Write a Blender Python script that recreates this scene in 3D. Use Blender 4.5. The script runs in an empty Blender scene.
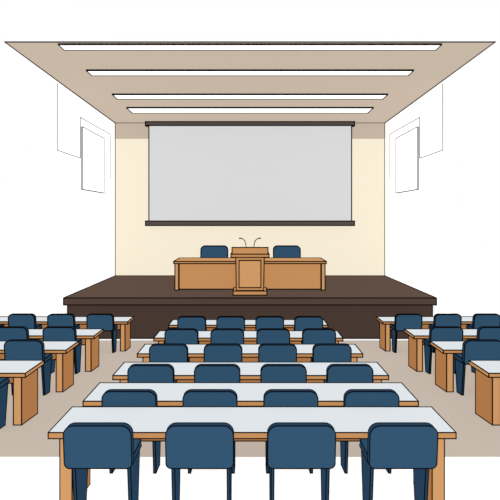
import bpy, math, bmesh
from mathutils import Vector

S=1.5            # overall scale of the hall
ZO=2.117         # camera eye height above lowest floor (unit)
scene=bpy.context.scene
try:
    scene.view_settings.view_transform='Standard'
    scene.view_settings.look='None'
except Exception as e: print(e)

def lin(c):
    c/=255
    return c/12.92 if c<=.04045 else ((c+.055)/1.055)**2.4
E=0.8  # default self-glow mixed into surface colours to flatten the shading
def mat(name,rgb,e=E,d=None):
    m=bpy.data.materials.new(name); m.use_nodes=True
    nt=m.node_tree; b=nt.nodes['Principled BSDF']
    col=[lin(v) for v in rgb]
    d=(1-e) if d is None else d
    b.inputs['Base Color'].default_value=(*[min(1,v*d) for v in col],1)
    b.inputs['Roughness'].default_value=1
    b.inputs['Specular IOR Level'].default_value=0
    b.inputs['Emission Color'].default_value=(*col,1)
    b.inputs['Emission Strength'].default_value=e  # surfaces glow by themselves, not only the lamps
    return m
M={
 'ink':mat('ink_line',(14,12,12),e=.2),
 'white':mat('white_paint',(255,255,255),e=.88,d=.85),
 'cream':mat('cream_paint',(251,240,217),e=.86),
 'tan':mat('shade_tan',(200,184,166)),  # tone of the ceiling's shadow on the back wall
 'ceil':mat('ceiling_beige',(204,188,170)),
 'floor':mat('floor_beige',(200,187,174),e=.84),
 'top':mat('desk_laminate',(224,230,234)),
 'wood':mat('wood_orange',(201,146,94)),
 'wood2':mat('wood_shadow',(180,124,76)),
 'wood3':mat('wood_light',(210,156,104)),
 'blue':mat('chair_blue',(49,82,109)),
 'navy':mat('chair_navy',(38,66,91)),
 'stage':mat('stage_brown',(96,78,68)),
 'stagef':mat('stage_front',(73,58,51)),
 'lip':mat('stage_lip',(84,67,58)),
 'screen':mat('screen_grey',(219,220,221),e=.86),
 'bar':mat('bar_dark',(86,76,74)),
 'lamp':mat('lamp_white',(255,255,255),e=1.6),
 'grey':mat('pencil_grey',(118,118,118)),
}
MK=list(M)

LW=0.62   # pen half width factor
class B:
    def __init__(s,name,loc=(0,0,0),lw=LW):
        s.n=name; s.loc=Vector(loc); s.v=[]; s.f=[]; s.m=[]; s.lw=lw
    def rad(s,p): return s.lw*max(1.5,(p[1]+s.loc[1]))/500
    def tube(s,a,b,mt='ink',r=None,ext=True):
        a=Vector(a); b=Vector(b); d=b-a
        if d.length<1e-6: return
        d.normalize()
        ra=r or s.rad(a); rb=r or s.rad(b)
        if ext: a=a-d*ra*.8; b=b+d*rb*.8
        up=Vector((0,0,1)) if abs(d.z)<.9 else Vector((1,0,0))
        u=d.cross(up).normalized(); w=d.cross(u).normalized()
        i=len(s.v); N=6
        for p,rr in((a,ra),(b,rb)):
            for k in range(N):
                t=2*math.pi*k/N
                s.v.append(p+u*rr*math.cos(t)+w*rr*math.sin(t))
        for k in range(N):
            k2=(k+1)%N
            s.f.append((i+k,i+k2,i+N+k2,i+N+k)); s.m.append(mt)
        s.f.append(tuple(i+k for k in range(N))[::-1]); s.m.append(mt)
        s.f.append(tuple(i+N+k for k in range(N))); s.m.append(mt)
    def poly(s,verts,faces,mats,lines=True,lmt='ink',ang=30):
        i=len(s.v); vs=[Vector(v) for v in verts]
        s.v+=vs
        if isinstance(mats,str): mats=[mats]*len(faces)
        em={}; ns=[]
        for fi,f in enumerate(faces):
            n=Vector((0,0,0))
            for k in range(len(f)):
                a=vs[f[k]]; b=vs[f[(k+1)%len(f)]]
                n+=a.cross(b)
                em.setdefault(tuple(sorted((f[k],f[(k+1)%len(f)]))),[]).append(fi)
            ns.append(n.normalized() if n.length>0 else n)
            s.f.append(tuple(i+k for k in f)); s.m.append(mats[fi])
        if lines:
            for (a,b),fs in em.items():
                if len(fs)==2 and ns[fs[0]].dot(ns[fs[1]])>math.cos(math.radians(ang)): continue
                s.tube(vs[a],vs[b],lmt)
    # box; mats order: bottom, top, near(-y), far(+y), left(-x), right(+x)
    def box(s,x0,x1,y0,y1,z0,z1,mats,lines=True,**k):
        V=[(x0,y0,z0),(x1,y0,z0),(x1,y1,z0),(x0,y1,z0),(x0,y0,z1),(x1,y0,z1),(x1,y1,z1),(x0,y1,z1)]
        F=[(3,2,1,0),(4,5,6,7),(0,1,5,4),(2,3,7,6),(3,0,4,7),(1,2,6,5)]
        s.poly(V,F,mats,lines,**k)
    def hexa(s,V,mats,lines=True,**k):
        F=[(3,2,1,0),(4,5,6,7),(0,1,5,4),(2,3,7,6),(3,0,4,7),(1,2,6,5)]
        s.poly(V,F,mats,lines,**k)
    def prism(s,pl,fa,fb,mA,mB,mS,**k):
        n=len(pl); V=[fa(*p) for p in pl]+[fb(*p) for p in pl]
        F=[tuple(range(n)),tuple(range(2*n-1,n-1,-1))]+[(j,j+n,(j+1)%n+n,(j+1)%n) for j in range(n)]
        s.poly(V,F,[mA,mB]+[mS]*n,**k)
    def done(s,rot=0):
        me=bpy.data.meshes.new(s.n)
        me.from_pydata([v*S for v in s.v],[],s.f)
        used=[k for k in MK if k in set(s.m)]
        for k in used: me.materials.append(M[k])
        me.polygons.foreach_set('material_index',[used.index(k) for k in s.m])
        me.update()
        bm=bmesh.new(); bm.from_mesh(me); bmesh.ops.recalc_face_normals(bm,faces=bm.faces); bm.to_mesh(me); bm.free()
        o=bpy.data.objects.new(s.n,me)
        o.location=Vector((s.loc.x,s.loc.y,s.loc.z+ZO))*S
        o.rotation_euler[2]=rot
        scene.collection.objects.link(o)
        return o

SL=.077
def fz(d): return -1.45-SL*d      # raked floor height (unit, eye at 0)
HW=3.24; BD=12.0; SF=8.66; ZS=-1.385; CF=6.61

# ---------------- shell ----------------
f=B('floor')
FX=5.6
def slab(y0,y1,mt):
    f.hexa([(-FX,y0,fz(y0)-.1),(FX,y0,fz(y0)-.1),(FX,y1,fz(y1)-.1),(-FX,y1,fz(y1)-.1),
            (-FX,y0,fz(y0)),(FX,y0,fz(y0)),(FX,y1,fz(y1)),(-FX,y1,fz(y1))],mt,lines=False)
slab(-1.5,3.616,'white'); slab(3.616,SF-.015,'floor')
f.done()

w=B('wall_back')
w.box(-HW,HW,BD,BD+.1,fz(SF),2.27,'cream',lines=False)
w.tube((-HW,BD,ZS),(-HW,BD,2.28)); w.tube((HW,BD,ZS),(HW,BD,2.28))
w.done()
t=B('shade_band'); t.box(-HW+.02,HW-.02,BD-.03,BD-.002,1.90,2.26,'tan',lines=False); t.done()  # ceiling shadow painted as a tan strip along the wall top
for sgn,nm in((-1,'wall_left'),(1,'wall_right')):
    w=B(nm)
    x0,x1=sorted((sgn*(HW+.005),sgn*(HW+.1)))
    w.box(x0,x1,8.3,BD+.1,fz(SF),2.27,'white',lines=False)
    w.done()
    t=B('trim_2'); r=.008; x=sgn*(HW-.005)
    for a,b in(((8.39,2.25),(8.39,1.14)),((8.39,1.14),(9.53,1.14)),((9.53,1.14),(9.53,1.92)),((9.53,1.92),(11.57,1.94)),((11.57,1.94),(11.57,.9))):
        t.tube((x,a[0],a[1]),(x,b[0],b[1]),'grey',r=r)
    t.done()
    p=B('wall_panel',lw=.5)  # plain white framed panel on the side wall
    x0,x1=sorted((sgn*(HW-.030),sgn*(HW-.0055)))
    p.box(x0,x1,9.6,11.0,.55,1.75,'white',lmt='grey')
    p.done()

c=B('ceiling')
z0,z1=2.327,2.285
c.hexa([(-HW,CF,z0),(HW,CF,z0),(HW,BD+.1,z1),(-HW,BD+.1,z1),(-HW,CF+.0,z0+.008),(HW,CF+.0,z0+.008),(HW,BD+.1,z1+.02),(-HW,BD+.1,z1+.02)],'ceil',lines=False)
c.tube((-HW,CF,z0),(HW,CF,z0)); c.tube((-HW,CF,z0),(-HW,BD,z1)); c.tube((HW,CF,z0),(HW,BD,z1)); c.tube((-HW,BD,z1),(HW,BD,z1))
c.done()
for ya,yb in((6.66,6.86),(7.80,8.06),(9.27,9.6),(10.35,10.82)):
    l=B('ceiling_light')
    zz=z0+(z1-z0)*(ya-CF)/(BD-CF)
    l.box(-2.55,2.55,ya,yb,zz-.020,zz-.004,'lamp')
    l.done()

# ---------------- stage ----------------
s=B('stage')
SW=HW-.012
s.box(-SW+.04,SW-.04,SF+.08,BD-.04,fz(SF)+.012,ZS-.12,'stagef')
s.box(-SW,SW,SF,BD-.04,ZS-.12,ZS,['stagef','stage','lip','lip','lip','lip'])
s.done()

# ---------------- screen ----------------
p=B('projection_screen')
k=11.85/500
X=lambda px:(px-250)*k
Z=lambda py:(218-py)*k
p.box(X(149),X(351.5),11.84,11.87,Z(223),Z(124),'screen')
p.box(X(146),X(354),11.78,11.9,Z(126),Z(122.3),'bar')
p.box(X(146),X(354),11.80,11.9,Z(225.5),Z(221),'bar')
p.box(X(152),X(156),11.9,11.96,Z(125),Z(123),'bar')
p.box(X(344),X(348),11.9,11.96,Z(125),Z(123),'bar')
p.done()

# ---------------- student desks ----------------
def desk(x0,x1,d,dep=.38,name='lecture_desk'):
    zt=-.993-SL*d; b=B(name,(0,d,zt))
    th=.034
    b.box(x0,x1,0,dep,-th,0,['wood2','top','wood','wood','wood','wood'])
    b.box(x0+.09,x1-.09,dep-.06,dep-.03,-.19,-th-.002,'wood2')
    for a,sg in((x0+.05,1),(x1-.05-.07,-1)):
        a0,a1=a,a+.07
        y0,y1=.04,dep-.02
        g=lambda y: fz(d+y)-zt+.004
        b.hexa([(a0,y0,g(y0)),(a1,y0,g(y0)),(a1,y1,g(y1)),(a0,y1,g(y1)),
                (a0,y0,-th-.002),(a1,y0,-th-.002),(a1,y1,-th-.002),(a0,y1,-th-.002)],
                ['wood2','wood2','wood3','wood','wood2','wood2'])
    return b.done()

def rrect(x0,x1,z0,z1,rt,rb,n=6):
    out=[]
    for cx,cz,r,a0 in((x1-rb,z0+rb,rb,-90),(x1-rt,z1-rt,rt,0),(x0+rt,z1-rt,rt,90),(x0+rb,z0+rb,rb,180)):
        for k in range(n+1):
            a=math.radians(a0+90*k/n); out.append((cx+r*math.cos(a),cz+r*math.sin(a)))
    return out

def chair(x,d,zf,w=.37,h=.585,sd=.31,slope=SL,rot=0,name='lecture_chair'):
    b=B(name,(x,d,zf))
    if rot: b.rad=lambda p:LW*d/500
    sh=.64*h; q=w/.37
    g=lambda y:-slope*y+.004
    lean=lambda z:-.02*q*(z-sh)/(h-sh)
    # back rest with rounded corners, slightly reclined
    pl=rrect(-w/2,w/2,sh-.03*q,h,.055*q,.03*q)
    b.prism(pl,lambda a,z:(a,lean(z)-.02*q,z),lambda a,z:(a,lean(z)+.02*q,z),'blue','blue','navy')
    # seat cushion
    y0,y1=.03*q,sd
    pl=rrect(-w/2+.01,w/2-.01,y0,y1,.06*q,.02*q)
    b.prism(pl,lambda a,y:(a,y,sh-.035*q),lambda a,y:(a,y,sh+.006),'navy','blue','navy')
    # tapered side supports
    lt=.016*q
    zt=sh-.035*q-.001
    for sg in(-1,1):
        a0=sg*(w/2-.03*q)-lt/2; a1=a0+lt
        yt0,yt1,yb0,yb1=.04*q,sd-.05*q,.085*q,sd-.10*q
        b.hexa([(a0,yb0,g(yb0)),(a1,yb0,g(yb0)),(a1,yb1,g(yb1)),(a0,yb1,g(yb1)),
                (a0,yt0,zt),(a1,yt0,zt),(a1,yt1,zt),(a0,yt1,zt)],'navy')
    return b.done(rot)

CW=2.3
for d,sp,wc,ox,h in((2.82,.535,.355,.012,.568),(3.43,.523,.348,.005,.582),(4.17,.528,.36,.006,.588),(5.10,.535,.37,0,.588),(6.08,.54,.385,-.02,.595),(7.22,.548,.39,-.025,.605)):
    desk(-CW/2+ox,CW/2+ox,d)
    for i in range(4):
        dc=d-.17
        chair((i-1.5)*sp+.003,dc,fz(dc),w=wc,h=h)
for sg,XX,off in((-1,(1.91,1.95,1.95,1.86),.36),(1,(2.03,2.05,2.05,2.02),.33)):
    for d,X0 in zip((4.25,5.3,6.25,7.6),XX):
        x0,x1=sorted((sg*X0,sg*(X0+2.6)))
        desk(x0,x1,d)
        for i in range(4):
            dc=d-.17
            chair(sg*(X0+off+i*.58),dc,fz(dc),w=.385,h=.595)

# ---------------- podium ----------------
G=.012
pt=B('panel_table')
zt=-.825; y0,y1=9.5,10.3; hw=1.45
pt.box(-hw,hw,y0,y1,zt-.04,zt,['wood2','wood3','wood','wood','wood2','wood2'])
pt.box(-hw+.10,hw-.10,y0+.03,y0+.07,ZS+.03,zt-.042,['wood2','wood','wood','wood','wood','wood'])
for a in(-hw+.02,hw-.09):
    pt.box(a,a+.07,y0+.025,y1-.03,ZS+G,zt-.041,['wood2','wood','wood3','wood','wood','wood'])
pt.box(-.04,.04,y0+.08,y1-.1,ZS+G,zt-.041,'wood')
pt.done()

L=B('lectern')
y=8.93
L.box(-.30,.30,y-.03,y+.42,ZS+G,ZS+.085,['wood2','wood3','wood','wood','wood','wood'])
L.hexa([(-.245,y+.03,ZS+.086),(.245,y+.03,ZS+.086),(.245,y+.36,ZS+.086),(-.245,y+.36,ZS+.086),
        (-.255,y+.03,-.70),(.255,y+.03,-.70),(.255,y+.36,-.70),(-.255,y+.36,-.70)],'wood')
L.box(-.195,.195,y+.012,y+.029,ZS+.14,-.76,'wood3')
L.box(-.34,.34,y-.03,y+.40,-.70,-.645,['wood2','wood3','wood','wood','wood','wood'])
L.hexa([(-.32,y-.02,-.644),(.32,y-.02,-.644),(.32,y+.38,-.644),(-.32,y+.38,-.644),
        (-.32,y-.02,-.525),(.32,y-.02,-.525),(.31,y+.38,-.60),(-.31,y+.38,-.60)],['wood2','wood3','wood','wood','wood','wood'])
for sg in(-1,1):
    P=[(sg*.07,y+.05,-.53),(sg*.075,y+.06,-.47),(sg*.09,y+.1,-.42),(sg*.12,y+.15,-.385),(sg*.16,y+.2,-.37)]
    for a,b2 in zip(P,P[1:]): L.tube(a,b2,r=.008)
    L.tube(P[-1],(sg*.19,y+.23,-.372),r=.012)
L.done()
for x in(-.775,.80):
    chair(x,10.85,ZS+G,w=.58,h=.765,sd=.46,slope=0,rot=math.pi,name='panel_chair')

# ---------------- light ----------------
wd=bpy.data.worlds.new('World'); scene.world=wd; wd.use_nodes=True
wd.node_tree.nodes['Background'].inputs[0].default_value=(1,1,1,1)
wd.node_tree.nodes['Background'].inputs[1].default_value=1.0
fill_sun=bpy.data.lights.new('fill_sun','SUN'); fill_sun.energy=.5; fill_sun.angle=math.radians(60)  # added soft fill from the camera side, evens out the shading
so=bpy.data.objects.new('fill_sun',fill_sun); so.rotation_euler=(math.radians(62),0,0); so.location=(0,-3,8)
scene.collection.objects.link(so)

cam=bpy.data.cameras.new('camera'); cam.sensor_width=36; cam.lens=36; cam.shift_y=-32/500
co=bpy.data.objects.new('camera',cam); co.location=(0,0,ZO*S); co.rotation_euler=(math.pi/2,0,0)
scene.collection.objects.link(co); scene.camera=co
